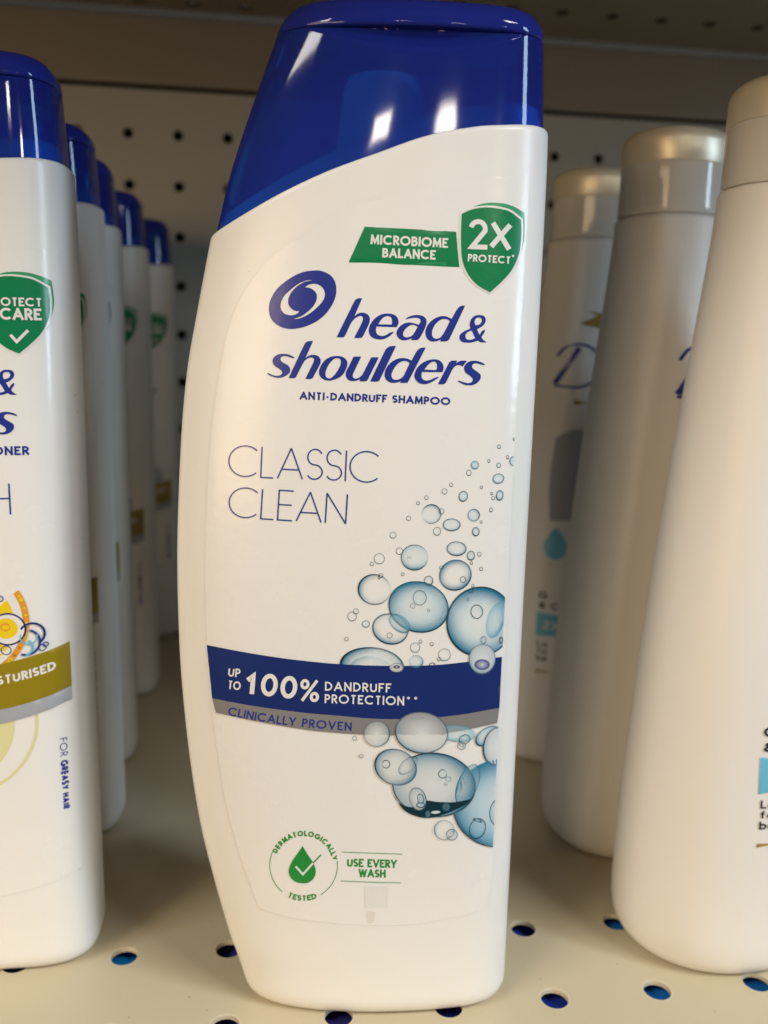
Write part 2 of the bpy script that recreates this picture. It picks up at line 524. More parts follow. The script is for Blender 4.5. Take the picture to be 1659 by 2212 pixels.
# geometric sans, cap height 1, centre-line strokes: char -> (width, [strokes])
def bowl(y0, y1, x0, x1):   # D-like bowl on the right of a stem
    ym = (y0+y1)/2; r = (y1-y0)/2; xs = max(x0, x1-r)
    return [(x0, y1), (xs, y1)]+arc(xs, ym, x1-xs, r, 90, -90, 12)[1:]+[(x0, y0)]
GL = {
 'A': (.76, [[(0, 0), (.38, 1)], [(.38, 1), (.76, 0)], [(.13, .30), (.63, .30)]]),
 'B': (.50, [[(0, 0), (0, 1)], bowl(.53, 1, 0, .44), bowl(0, .53, 0, .50)]),
 'C': (.86, [arc(.5, .5, .5, .5, 46, 314, 26)]),
 'D': (.64, [[(0, 0), (0, 1)], bowl(0, 1, 0, .64)]),
 'E': (.44, [[(.44, 1), (0, 1), (0, 0), (.44, 0)], [(0, .52), (.40, .52)]]),
 'F': (.42, [[(.42, 1), (0, 1), (0, 0)], [(0, .50), (.38, .50)]]),
 'G': (.95, [arc(.5, .5, .5, .5, 46, 352, 26)+[(.99, .45), (.58, .45)]]),
 'H': (.60, [[(0, 0), (0, 1)], [(.60, 0), (.60, 1)], [(0, .52), (.60, .52)]]),
 'I': (.0, [[(0, 0), (0, 1)]]),
 'L': (.38, [[(0, 1), (0, 0), (.38, 0)]]),
 'M': (.80, [[(0, 0), (.06, 1)], [(.06, 1), (.40, .12), (.74, 1)], [(.74, 1), (.80, 0)]]),
 'N': (.62, [[(0, 0), (0, 1)], [(0, 1), (.62, 0)], [(.62, 0), (.62, 1)]]),
 'O': (1.0, [arc(.5, .5, .5, .5, 0, 360, 36)]),
 'P': (.46, [[(0, 0), (0, 1)], bowl(.44, 1, 0, .46)]),
 'R': (.48, [[(0, 0), (0, 1)], bowl(.46, 1, 0, .46), [(.20, .46), (.48, 0)]]),
 'S': (.46, [arc(.23, .745, .225, .255, 28, 270, 14)[:-1]+arc(.23, .255, .235, .235, 90, -150, 14)]),
 'T': (.52, [[(0, 1), (.52, 1)], [(.26, 1), (.26, 0)]]),
 'U': (.58, [[(0, 1), (0, .29)]+arc(.29, .29, .29, .29, 180, 360, 14)+[(.58, 1)]]),
 'V': (.70, [[(0, 1), (.35, 0)], [(.35, 0), (.70, 1)]]),
 'W': (1.0, [[(0, 1), (.25, 0)], [(.25, 0), (.5, .95)], [(.5, .95), (.75, 0)], [(.75, 0), (1.0, 1)]]),
 'X': (.66, [[(0, 0), (.66, 1)], [(0, 1), (.66, 0)]]),
 'Y': (.64, [[(0, 1), (.32, .42)], [(.64, 1), (.32, .42)], [(.32, .42), (.32, 0)]]),
 '-': (.26, [[(0, .38), (.26, .38)]]),
 '0': (.50, [arc(.25, .5, .25, .5, 0, 360, 36)]),
 '1': (.22, [[(0, .80), (.20, 1), (.20, 0)]]),
 '2': (.50, [arc(.25, .73, .25, .27, 165, -20, 14)+[(.02, 0), (.52, 0)]]),
 '%': (.86, [arc(.17, .80, .15, .19, 0, 360, 20), arc(.70, .20, .15, .19, 0, 360, 20), [(.16, 0), (.70, 1)]]),
 '*': (.34, [[(.17, .62), (.17, 1)], [(.01, .71), (.33, .91)], [(.01, .91), (.33, .71)]]),
 '&': (.62, [[(.62, 0), (.14, .68)]+arc(.30, .80, .18, .19, 215, -40, 12)+[(.10, .38)]+arc(.26, .22, .25, .21, 150, 380, 14)]),
 'D ': (0, []), ' ': (.18, []),
 'o': (.62, [arc(.31, .33, .31, .33, 0, 360, 24)]),
 'f': (.28, [arc(.30, .82, .16, .18, 80, 180, 6)+[(.14, 0)], [(0, .62), (.3, .62)]]),
 'b': (.58, [[(0, 0), (0, 1)], arc(.29, .32, .29, .32, 0, 360, 22)]),
 'e': (.58, [[(.0, .36), (.58, .36)]+arc(.29, .32, .29, .32, 8, 315, 20)]),
}
def text(pr, s, p0, p1, cap, w, m, up=None, pm=None, track=.16, path=None, sq=True, step=5):
    """fit string s from p0 to p1 (optional middle control pm), cap height & stroke w in sheet units"""
    wn_ = w/cap
    adv = []; x = 0
    for ch in s:
        gw = GL[ch][0]; adv.append(x+ (wn_/2 if ch != ' ' else 0)); x += gw+(wn_ if ch != ' ' else .2)+track
    total = x-track
    if path is None:
        def path(t):
            if pm:
                a = ((1-t)**2*p0[0]+2*t*(1-t)*pm[0]+t*t*p1[0], (1-t)**2*p0[1]+2*t*(1-t)*pm[1]+t*t*p1[1])
                d = (2*(1-t)*(pm[0]-p0[0])+2*t*(p1[0]-pm[0]), 2*(1-t)*(pm[1]-p0[1])+2*t*(p1[1]-pm[1]))
            else:
                a = (p0[0]+(p1[0]-p0[0])*t, p0[1]+(p1[1]-p0[1])*t); d = (p1[0]-p0[0], p1[1]-p0[1])
            l = math.hypot(*d); return a, (d[0]/l, d[1]/l)
        N = 30; length = sum(math.dist(path(i/N)[0], path((i+1)/N)[0]) for i in range(N))
    else:
        path, length = path
    hs = length/total           # horizontal scale (sheet units per em)
    for ch, ax in zip(s, adv):
        gw, strokes = GL[ch]
        t = (ax+gw/2)/total
        o, d = path(t)
        u = up if up else (d[1], -d[0])
        for st in strokes:
            pts = []
            for gx, gy in st:
                lx = (gx-gw/2)*hs; ly = w/2+gy*(cap-w)
                pts.append((o[0]+d[0]*lx+u[0]*ly, o[1]+d[1]*lx+u[1]*ly))
            horiz = abs(pts[0][0]-pts[-1][0]) > .8*math.dist(pts[0], pts[-1]) if math.dist(pts[0], pts[-1]) > 0 else False
            pr.stroke(pts, w, m, step=step, cap=(w/2 if sq and len(st) < 6 and not horiz else 0))

def A_(ox, oy, k):            # converter for outlines traced at another scale
    def f(pts): return [tuple([ox+p[0]*k, oy+p[1]*k]+list(p[2:])) for p in pts]
    return f
c = 1
ZA, ZB, ZC = A_(712.9, 630.9, .21825), A_(565.1, 729.7, .15542), A_(795.5, 740.6, .16203)
LOGO = [
 [ZA([(65,447,c),(232,110),(252,78),(280,62),(318,62,c),(242,240,c),(285,210),(335,205),(378,228),(394,268),(384,318),(345,400),(322,442),(298,455),(238,455,c),(300,335),(322,285),(327,258),(315,240),(290,238),(250,260),(210,305),(155,420),(138,445),(118,449)])],
 [ZA([(655,348,c),(672,320),(676,285),(660,245),(620,220),(565,213),(500,225),(440,265),(400,320),(383,370),(390,420),(425,455),(480,470),(535,465),(590,435),(628,402,c),(622,395,c),(590,403),(555,425),(515,435),(475,425),(455,395),(455,360),(460,342,c)]),
  ZA([(478,320,c),(610,322,c),(613,285),(602,250),(572,238),(535,248),(505,275)])],
 [ZA([(752,270,c),(748,262,c),(790,238),(850,226),(905,232),(945,260),(952,300),(940,350),(900,430),(875,465),(850,475),(800,475,c),(808,455,c),(770,472),(720,478),(680,460),(658,425),(660,385),(690,340),(740,308),(800,302),(875,322,c),(893,295),(888,265),(850,253),(800,258)]),
  ZA([(865,345,c),(830,325),(790,330),(745,365),(722,405),(725,435),(755,448),(790,440),(820,420)])],
 [ZA([(1336,133,c),(1195,430),(1168,475),(1140,487),(1090,487,c),(1095,468,c),(1050,485),(1000,487),(960,462),(943,420),(945,370),(975,310),(1030,262),(1090,238),(1150,240),(1200,265,c),(1255,170),(1285,140),(1310,133)]),
  ZA([(1183,288,c),(1165,272),(1125,265),(1080,280),(1035,325),(1008,385),(1010,435),(1035,458),(1075,455),(1110,425),(1150,355)])],
 [ZA([(1480,228),(1520,238),(1538,270),(1530,310),(1495,345),(1452,368,c),(1478,425,c),(1500,390),(1525,373),(1532,378),(1520,410),(1497,445),(1520,480),(1545,492,c),(1538,500,c),(1490,498),(1460,480,c),(1410,497),(1355,500),(1305,492),(1280,460),(1285,420),(1330,385),(1388,360,c),(1380,330),(1385,290),(1405,255),(1440,232)]),
  ZA([(1470,252),(1495,262),(1500,290),(1480,318),(1440,330,c),(1428,300),(1440,262)]),
  ZA([(1400,380,c),(1358,398),(1337,430),(1350,465),(1390,472),(1435,458,c)])],
 [ZB([(457,268,c),(440,285,c),(390,268),(330,252),(280,262),(262,290),(270,320),(310,350),(370,385),(395,430),(390,480),(340,525),(270,552),(200,553),(130,530),(75,497,c),(98,487,c),(150,515),(210,528),(265,515),(288,490),(280,460),(240,428),(190,395),(158,350),(158,300),(185,258),(235,230),(300,222),(370,230),(420,250)])],
 [ZB([(376,557,c),(585,110),(610,70),(640,47),(668,43),(715,43,c),(608,280,c),(660,245),(720,235),(780,250),(815,290),(820,330),(805,380),(725,530),(708,560),(685,571),(608,570,c),(705,370),(725,325),(728,290),(705,272),(665,275),(620,300),(580,345),(490,520),(470,553),(445,560)])],
 [ZB([(980,258),(1060,252),(1130,268),(1180,310),(1192,370),(1175,430),(1130,510),(1060,560),(970,592),(890,588),(830,555),(800,500),(803,440),(840,360),(900,295)]),
  ZB([(1055,283),(1090,295),(1103,330),(1095,380),(1060,450),(1010,520),(955,563),(910,555),(887,520),(893,460),(925,385),(975,320),(1015,290)])],
 [ZB([(1280,262,c),(1384,262,c),(1290,460),(1265,520),(1270,550),(1300,567),(1340,560),(1385,530),(1410,495),(1525,270,c),(1628,272,c),(1500,530),(1470,590),(1440,605),(1362,605,c),(1372,575,c),(1320,595),(1250,602),(1200,580),(1172,535),(1175,470),(1200,420)])],
 [ZC([(25,515,c),(215,120),(245,75),(285,47),(330,42),(368,42,c),(165,465),(140,505),(110,518),(80,518)])],
 [ZC([(762,60,c),(540,495),(515,528),(485,533),(423,533,c),(432,510,c),(380,528),(310,532),(250,505),(220,455),(220,395),(250,320),(310,255),(380,215),(450,202),(520,210),(575,235,c),(640,115),(675,78),(715,62)]),
  ZC([(548,275,c),(530,252),(490,240),(430,252),(370,300),(325,370),(305,430),(320,475),(355,492),(405,485),(460,450),(500,375)])],
 [ZC([(985,388,c),(1000,340),(990,280),(950,235),(885,217),(800,228),(720,265),(655,325),(618,400),(615,460),(645,510),(700,543),(760,548),(830,525),(890,490),(938,458,c),(925,450),(870,470),(820,492),(765,500),(720,480),(705,440),(712,385,c)]),
  ZC([(745,355,c),(905,360,c),(915,320),(908,270),(880,247),(840,255),(790,295)])],
 [ZC([(925,549,c),(1060,290),(1080,255),(1115,235),(1183,235,c),(1165,271,c),(1200,248),(1245,235),(1312,238,c),(1255,315,c),(1235,300),(1190,293),(1150,315),(1120,350),(1045,500),(1020,540),(985,550)])],
 [ZC([(1553,290,c),(1535,300,c),(1470,278),(1420,272),(1385,290),(1378,320),(1400,350),(1450,385),(1490,420),(1495,460),(1480,500),(1430,545),(1360,565),(1280,555),(1225,530),(1188,510,c),(1205,500,c),(1260,520),(1320,535),(1370,528),(1390,505),(1385,470),(1350,435),(1300,400),(1278,360),(1280,310),(1310,268),(1360,242),(1430,240),(1500,258)])],
]
ZD = A_(493.7, 411.5, .4299)
ZE = A_(565.05, 570.5, .10251)      # swirl emblem close view
ZF = A_(384., 1344.1, .496)
ZG = A_(494., 1755.6, .4299)

def shield(pr, sy=0):
    back = catmull(ZD([(1180,112,c),(1235,80),(1300,63),(1380,66),(1440,85),(1484,110,c),(1486,180),(1482,250),(1462,330),(1430,400),(1312,505,c),(1200,400)]), step=4)
    pr.poly([back], M['green_light'], grid=5)
    wh = catmull(ZD([(1163,110,c),(1215,86),(1300,76),(1370,84),(1420,100),(1476,142,c),(1477,220),(1465,320),(1430,405),(1380,465),(1312,521,c),(1240,480),(1190,420),(1163,340),(1156,250),(1159,170)]), step=4)
    pr.off += .03; pr.poly([wh], M['white'], grid=5)
    fr = catmull(ZD([(1170,118,c),(1220,96),(1290,86),(1360,93),(1412,108),(1467,148,c),(1468,220),(1457,315),(1422,398),(1372,458),(1312,513,c),(1248,475),(1200,418),(1172,345),(1166,250),(1168,170)]), step=4)
    pr.off += .03; pr.poly([fr], M['green'], grid=5); pr.off += .05

def emblem_and_words(pr, words=True):
    cx, cy = 653.8, 647.2
    a, b, th = 187*.4299, 124.5*.4299, rad(-36)
    el = catmull(ZE([(1130,130),(1290,150),(1440,225),(1535,340),(1575,500),(1560,680),(1480,870),(1340,1060),(1150,1210),(930,1310),(700,1362),(500,1355),(330,1280),(215,1170),(163,1020),(165,850),(225,680),(340,510),(500,370),(700,240),(900,160)]), step=4)
    s1 = catmull(ZE([(1075,340,c),(980,338),(860,375),(740,440),(600,550),(490,660),(425,770),(400,880),(420,970),(480,1040),(580,1075),(680,1070),(760,1035),(795,995,c),(700,980),(620,930),(570,850),(560,760),(600,640),(690,520),(800,430),(930,365)]), step=3)
    s2 = catmull(ZE([(915,488,c),(990,435),(1080,415),(1180,425),(1270,480),(1325,570),(1330,680),(1280,790),(1180,900),(1040,1020),(880,1110),(760,1150),(680,1152,c),(830,1100),(950,1020),(1060,920),(1130,820),(1165,710),(1155,620),(1090,540),(1010,500)]), step=3)
    pr.poly([el, s1, s2], M['navy'], grid=8)
    for letter in LOGO:
        pr.poly([catmull(L, step=2.5) for L in letter], M['navy'], grid=7)

def bubble(pr, cx, cy, rx, ry, rot=0, dark=.7, da=None, teal=0., tint=0., fill=None, split=None, clip=None, lw=1.5, open_=None, dk=(.012,.03,.045)):
    """one printed bubble. da: image angle (deg, 90 = down) where the rim is darkest; open_: angle where the rim fades"""
    r = min(rx, ry)
    nl = [0, .25, .45, .6, .7, .78, .85, .9, .94]
    e = min(.5, lw/r)
    rho = [q for q in nl if q < 1-e*1.6]+[1-e*1.5, 1-e*1.1, 1-e*.3, 1]
    ns = 24 if r < 8 else (44 if r < 25 else 84)
    P, C = [], []
    cr, sr = cos(rad(rot)), sin(rad(rot))
    for q in rho:
        for k in range(ns):
            a = 2*pi*k/ns
            x, y = rx*q*cos(a), ry*q*sin(a)
            X, Y = cx+x*cr-y*sr, cy+x*sr+y*cr
            ang = math.atan2(Y-cy, X-cx)
            k1 = 1. if da is None else .22+.78*max(0, cos(ang-rad(da)))**1.3
            ko = 1. if open_ is None else 1-max(0, cos(ang-rad(open_)))**2*.9
            col = Vector((.34, .74, .93)); al = tint*.85
            if fill: col = Vector(fill); al = max(al, .88)
            if split and Y < split[0]: col = Vector(split[1]); al = .93
            col = col.lerp(Vector((.82, .88, .89)), .75*max(0, 1-q*1.15)); al = al*(1-.35*max(0, 1-q*1.1)) if not fill else al
            g = teal*k1*max(0, (q-.42)/.58)**2.2*ko
            na = al+(1-al)*g
            if na > 0: col = (col*al*(1-g)+Vector((.015, .25, .44))*g)/max(1e-6, al*(1-g)+g)
            al = na
            if q > 1-e*1.3:
                lk = min(1, dark*1.15)*(.5+.5*k1)*ko if q < 1 else dark*.5*ko
                na = al*(1-lk)+lk
                col = (col*al*(1-lk)+Vector(dk)*lk)/max(1e-6, na); al = na
            elif da is not None and teal > .3:
                lk = dark*k1**3*max(0, (q-.85)/.15)**1.5*.8*ko
                col = col.lerp(Vector(dk), min(1, lk)); al = al+(1-al)*lk
            if clip: 
                xc = clip(Y)
                if X > xc: X = xc
            P.append((X, Y)); C.append((*col, al))
    T = []
    for i in range(len(rho)-1):
        for k in range(ns):
            q = (i*ns+k, i*ns+(k+1) % ns, (i+1)*ns+(k+1) % ns, (i+1)*ns+k)
            xs = [P[t][0] for t in q]; ys = [P[t][1] for t in q]
            A = abs(sum(xs[a]*ys[(a+1) % 4]-xs[(a+1) % 4]*ys[a] for a in range(4)))
            if i == 0:
                q = q[1:] if False else (q[0], q[2], q[3])
            elif A < 1e-4: continue
            T.append(q)
    pr.add(P, T, M['bubble'], cols=C, inc=.0014)

def clipx(y):
    T = [(900, 1112), (985, 1108.7), (1297, 1089), (1417, 1082.5), (1527, 1076), (1642, 1071), (1830, 1062.5)]
    return interp(T, y)

def main_label(parent):
    F = BottleForm(1.0)
    film = Print(F, sheet, .045)
    fl = catmull([(1144,374,c),(1138,500),(1126,700),(1116,900),(1102,1150),(1092,1400),(1082,1600),(1072,1760),(1064,1880),(1050,1960,c),(1010,1975),(905,1995),(803,1998),(700,1992),(623,1981),(560,1962,c),(520,1850),(490,1740),(470,1620),(455,1500),(447,1380),(443,1250),(446,1100),(455,950),(470,830),(500,690),(560,585),(640,515),(730,462),(850,420),(980,392)], step=12)
    film.poly([fl], M['film'], grid=9, off=.08)
    lab = film.build('front_label', parent)
    # --- green banner and shield
    p = Print(F, sheet, .07)
    p.poly([[ (788,490),(888,495),(985,500.5),(988,540),(992,577),(870,572),(753,567)]], M['green'])
    text(p, 'MICROBIOME', (800.5,527.8), (966.5,535.5), 21, 4.3, M['white'], track=.13)
    text(p, 'BALANCE', (825.8,556.5), (940,561), 20.5, 4.3, M['white'], track=.13)
    p.build('green_banner', lab)
    p = Print(F, sheet, .075)
    shield(p)
    p.stroke([ZD([q])[0] for q in arc(1252, 195, 36, 38, 195, 375, 12)+[(1222,283),(1298,287)]], 10.5, M['white'], step=3)
    p.stroke(ZD([(1330,170),(1403,292)]), 11, M['white'], cap=3); p.stroke(ZD([(1408,180),(1322,278)]), 11, M['white'], cap=3)
    text(p, 'PROTECT', ZD([(1200,356)])[0], ZD([(1412,371)])[0], 16.2, 3.3, M['white'], track=.13)
    text(p, '*', ZD([(1416,355)])[0], ZD([(1432,356)])[0], 14, 1.3, M['white'])
    p.build('shield_badge', lab)
    # --- emblem + brand words
    p = Print(F, sheet, .07); emblem_and_words(p); p.build('brand_lettering', lab)
    p = Print(F, sheet, .07)
    text(p, 'ANTI-DANDRUFF SHAMPOO', (647,862.5), (972,875), 17, 3.9, M['navy'], track=.13)
    text(p, 'CLASSIC', ZF([(0,0)])[0], (815,1045), 69, 2.7, M['thin'], track=.10) if False else None
    text(p, 'CLASSIC', (492,1029), (817,1044), 69, 3.0, M['thin'], track=.085, sq=False)
    text(p, 'CLEAN', (492,1117), (748,1133), 67, 3.0, M['thin'], track=.085, sq=False)
    p.build('product_lettering', lab)
    # --- bubbles above the band
    p = Print(F, sheet, .07)
    k = .26455
    def B(x, y, rx, ry, **q): bubble(p, 713.2+x*k, 905.2+y*k, rx*k, ry*k, clip=clipx, **q)
    small = [(1495,162,9,15,.1),(1376,226,16,18,.5),(1444,310,12,18,.1),(1293,342,13,16,.6),(1372,377,19,22,.4),(1131,438,23,26,.1),(1233,556,13,14,0),
      (1316,608,11,14,.4),(1328,645,16,17,.4),(987,535,16,17,.1),(932,590,24,25,.15),(784,640,18,18,.1),(716,685,16,16,.3),(1310,740,16,20,.4),(639,808,21,21,0),
      (907,752,24,25,0),(1231,838,12,14,0),(871,914,33,36,.3),(512,946,28,28,.1),(564,1076,30,30,0),(400,1138,45,45,.05),(339,1180,17,18,.1),(1216,1102,18,20,0),
      (1151,1174,13,16,.2),(1230,1221,16,18,0),(908,1210,20,17,.1),(590,1263,15,15,0),(413,1275,22,20,.2),(398,1293,13,13,.1),(1163,1360,13,16,.1),
      (210,1567,24,24,0),(179,1608,39,40,0),(291,1670,33,30,.4),(134,1793,18,18,0),(692,1862,42,42,.15),(735,1813,16,16,0),(827,1834,17,17,0),(932,1922,52,52,.05),(888,1957,18,18,.1)]
    for x, y, rx, ry, t in small:
        B(x, y, rx, ry, dark=.72, teal=.35*t+.12, tint=t*.35, lw=1.15, da=100)
    B(1490,342,32,40, dark=.5, teal=.6, tint=.35, da=180)
    B(1180,374,33,36, dark=.55, teal=.6, tint=.55, da=110)
    B(1369,485,48,42, rot=-15, dark=.75, teal=.5, tint=.2, da=100)
    B(1380,622,31,44, rot=8, dark=.75, teal=.8, tint=.45, da=110)
    B(1085,629,38,45, rot=12, dark=.8, teal=.6, tint=.3, da=110)
    B(1170,783,50,52, dark=.65, teal=.6, tint=.3, da=-30)
    B(825,772,80,80, dark=.85, teal=.55, tint=.12, da=-70, open_=165)
    B(990,861,74,52, dark=.75, teal=.7, tint=.18, da=80)
    B(1187,918,31,38, dark=.8, teal=.7, tint=.35, da=120)
    B(1030,1056,82,60, rot=2, dark=.8, teal=.85, tint=.15, da=85)
    B(687,1127,112,106, dark=.95, teal=.9, tint=.22, da=85, open_=-5)
    B(645,1130,16,12, dark=.4, lw=.8, open_=90)
    B(1147,1113,34,40, dark=.75, teal=.6, tint=.35, da=100)
    B(1020,1272,134,126, rot=-25, dark=.9, teal=.85, tint=.04, da=70, lw=1.9)
    B(1020,1272,130,122, rot=-25, dark=.0, teal=.7, tint=0, da=-130)
    B(1083,1308,25,28, dark=.6, lw=1.1)
    B(490,1710,150,126, rot=15, dark=.95, teal=.85, tint=.04, da=110, lw=2.0)
    B(360,1388,136,126, rot=10, dark=.95, teal=.8, tint=.02, da=200, open_=0, lw=2.0)
    B(720,1530,250,208, rot=15, dark=.95, teal=.75, tint=.38, da=80, lw=2.0)
    B(720,1530,247,205, rot=15, dark=.5, teal=.8, tint=0, da=-115)
    B(565,1665,100,62, rot=38, dark=.35, teal=.7, tint=.35, da=90)
    B(729,1456,57,62, dark=.6, tint=.12, lw=1.1); B(672,1522,22,22, dark=.45, lw=1.); B(800,1559,14,14, dark=.5, lw=1.)
    B(802,1315,38,40, dark=.9, tint=.2, lw=1.5, da=60)
    B(484,1762,24,24, dark=.6, lw=1.1)
    B(1218,1650,272,288, rot=18, dark=.95, teal=.95, tint=.30, da=120, lw=2.0)
    B(1222,1650,268,284, rot=18, dark=.9, teal=.9, tint=0, da=-70)
    B(1345,1640,70,150, rot=15, dark=.0, teal=.8, tint=.35, da=40, lw=.5)
    B(1194,1570,50,58, dark=.8, tint=.03, lw=1.2); B(1122,1470,12,13, dark=.5, lw=1.); B(1145,1402,20,18, dark=.5, lw=1.)
    B(340,2010,262,152, rot=4, dark=.95, teal=1., tint=.12, da=-160, lw=2.2)
    B(330,2040,170,110, rot=4, dark=.0, teal=.35, tint=.1, da=-160, lw=.6)
    B(832,2005,26,22, dark=.8, lw=1.3)
    p.build('bubble_artwork', lab)
    # --- band
    p = Print(F, sheet, .185)
    top = ZF([(128,98,c),(300,130),(500,160),(700,180),(900,187),(1100,185),(1250,172),(1408,148,c)])
    mid = ZF([(1397,370,c),(1200,405),(1000,418),(850,417),(700,405),(550,392),(350,365),(152,330,c)])
    low = ZF([(168,392,c),(350,430),(550,465),(700,480),(850,488),(1000,488),(1200,475),(1387,437,c)])
    p.poly([catmull(top+mid, step=8)], M['band'], grid=10)
    p.poly([catmull([q for q in mid[::-1]]+low[::-1], step=8)], M['grey'], grid=10)
    text(p, 'UP', ZF([(221,233)])[0], ZF([(272,238)])[0], 18.5, 3.2, M['white'])
    text(p, 'TO', ZF([(220,288)])[0], ZF([(273,294)])[0], 18.5, 3.2, M['white'])
    text(p, '1', ZF([(299,308)])[0], ZF([(334,311)])[0], 44, 10, M['white'])
    text(p, '00', ZF([(357,316)])[0], ZF([(516,334)])[0], 49, 9.5, M['white'], track=.10)
    text(p, '%', ZF([(524,338)])[0], ZF([(613,349)])[0], 48, 6.5, M['white'])
    text(p, 'DANDRUFF', ZF([(641,296)])[0], ZF([(928,303)])[0], 19.5, 3.3, M['white'], track=.19)
    text(p, 'PROTECTION', ZF([(640,350)])[0], ZF([(984,359)])[0], 19.5, 3.3, M['white'], track=.19)
    text(p, '**', ZF([(994,352)])[0], ZF([(1043,353)])[0], 16, 1.5, M['white'], track=.35)
    text(p, 'CLINICALLY PROVEN', ZF([(220,402)])[0], ZF([(757,470)])[0], 18.5, 3.1, M['navy'], pm=ZF([(470,456)])[0], track=.17)
    p.build('protection_band', lab)
    # --- bubbles over and under the band
    p = Print(F, sheet, .255)
    def B(x, y, rx, ry, **q): bubble(p, 713.2+x*k, 905.2+y*k, rx*k, ry*k, clip=clipx, **q)
    B(540,2022,56,38, dark=.35, teal=.35, fill=(.62,.62,.64), split=None, da=-60)
    B(540,2018,28,14, dark=.6, teal=.0, lw=3, fill=(.16,.12,.2))
    B(698,1975,60,54, dark=.6, teal=.8, tint=.25, da=60, open_=200)
    B(1235,1955,106,124, rot=10, dark=.7, teal=.75, fill=(.62,.68,.72), da=120)
    B(1235,2000,62,44, dark=.0, teal=.0, fill=(.10,.11,.30), lw=.6)
    B(1246,1800,24,33, dark=.5, teal=.3, tint=.2, lw=1.1); B(1388,1800,16,30, dark=.6, teal=.6, tint=.3)
    k2 = .19841
    def D(x, y, rx, ry, **q): bubble(p, 768+x*k2, 1508.7+y*k2, rx*k2, ry*k2, clip=clipx, **q)
    D(1100,375,200,90, rot=5, dark=.35, teal=.5, tint=.45, da=100, lw=1.)
    D(1430,400,150,90, rot=-35, dark=.95, teal=1., tint=.4, da=110)
    D(1530,510,150,215, rot=12, dark=1., teal=.75, fill=(.72,.76,.78), da=170, lw=2)
    D(1570,1130,520,475, rot=-20, dark=.95, teal=.85, tint=.55, da=140, lw=1.6, fill=(.40,.62,.74))
    D(1570,1120,510,465, rot=-20, dark=.0, teal=.8, tint=0, da=-120)
    D(850,935,458,352, rot=6, dark=.95, teal=.9, fill=(.62,.68,.69), da=-75, lw=1.5)
    D(850,935,452,346, rot=6, dark=.9, teal=.7, tint=.0, da=20, lw=1.2)
    D(1215,930,110,240, rot=22, dark=.45, teal=.8, tint=.22, da=190, lw=1.1)
    # dark liquid in the foot of the large bubble
    p.poly([catmull([(768+a*k2, 1508.7+b*k2)+(((1,) if q else ())) for a, b, q in [(405,1040,1),(450,1110,0),(540,1160,0),(650,1170,0),(760,1105,0),(900,1120,0),(1080,1120,0),(1255,1085,1),(1190,1150,0),(1060,1215,0),(920,1270,0),(780,1293,0),(650,1270,0),(520,1200,0)]], step=4)], ink('deep_teal_ink', (.008, .035, .05)), grid=6)
    D(870,1232,52,17, rot=-3, dark=.2, fill=(.70,.78,.80), lw=.6)
    D(785,1250,28,34, dark=.2, teal=.6, tint=.25, lw=.8); D(985,1175,42,42, dark=.3, teal=.5, tint=.2, lw=1.)
    D(675,1085,92,130, rot=-18, dark=.9, teal=.7, fill=(.55,.62,.62), da=10, lw=1.3)
    D(705,1085,38,60, rot=-10, dark=.8, teal=.9, tint=.3, da=90, lw=1.2); D(705,1150,50,34, dark=.9, teal=.9, tint=.5, da=90); D(700,1085,15,20, dark=.5, fill=(.5,.6,.62), lw=.7)
    D(435,738,238,195, rot=22, dark=.98, teal=.85, fill=(.70,.72,.70), da=200, lw=1.7)
    D(435,738,232,190, rot=22, dark=.2, teal=.6, tint=0, da=30)
    D(570,720,130,70, rot=-42, dark=.3, teal=.25, lw=.9, open_=20)
    D(330,705,46,47, dark=.85, teal=.3, lw=1.2, open_=180)
    D(945,815,50,50, dark=.6, teal=.3, lw=1.4, open_=-30); D(1008,872,32,30, dark=.5, lw=1.); D(980,925,18,16, dark=.5, lw=1., open_=-60)
    D(230,375,142,140, dark=.7, teal=.5, fill=(.74,.74,.72), split=(1508.7+386*k2, (.42,.43,.43)), da=20, lw=1.4)
    D(715,365,292,226, rot=8, dark=.95, teal=.8, fill=(.78,.78,.76), split=(1508.7+386*k2, (.40,.40,.41)), da=120, lw=1.8)
    D(670,205,80,10, rot=-2, dark=.15, teal=.0, lw=.5, tint=.1)
    D(1183,437,64,52, rot=-20, dark=.6, teal=.45, tint=.1, lw=1.2); D(1150,508,46,45, dark=.6, teal=.1, tint=.1, lw=1.1); D(1150,505,34,14, rot=20, dark=.5, lw=.8, open_=-90)
    D(58,618,27,23, dark=.6, lw=1.1); D(-12,425,25,27, dark=.6, lw=1.1)
    D(1320,1405,88,118, rot=18, dark=.8, teal=.5, tint=.25, lw=1.6, da=100)
    D(1320,1315,50,18, rot=20, dark=.8, tint=.6, lw=1.2)
    D(1560,1230,115,160, rot=5, dark=.7, teal=.2, tint=.1, lw=1.2)
    D(962,1425,112,110, dark=.7, teal=.35, tint=.05, lw=1.2, da=180); D(1045,1475,62,63, dark=.7, teal=.3, tint=.1, lw=1.1); D(1040,1470,45,20, rot=-50, dark=.4, lw=.8)
    p.build('foam_artwork', lab)
    # --- seal
    p = Print(F, sheet, .07)
    p.stroke(ZG(arc(377, 262, 170, 172, 203, 129, 20)), 1.5, M['seal'])
    p.stroke(ZG(arc(377, 262, 170, 172, -7, 60, 20)), 1.5, M['seal'])
    rr = 147*.4299; o0 = ZG([(377, 265)])[0]
    def cpath(r, a0, a1):
        def f(t):
            a = rad(a0+(a1-a0)*t); s_ = 1 if a1 > a0 else -1
            return (o0[0]+r*cos(a), o0[1]+r*sin(a)*1.01), (-sin(a)*s_, cos(a)*s_)
        return f, abs(rad(a1-a0))*r
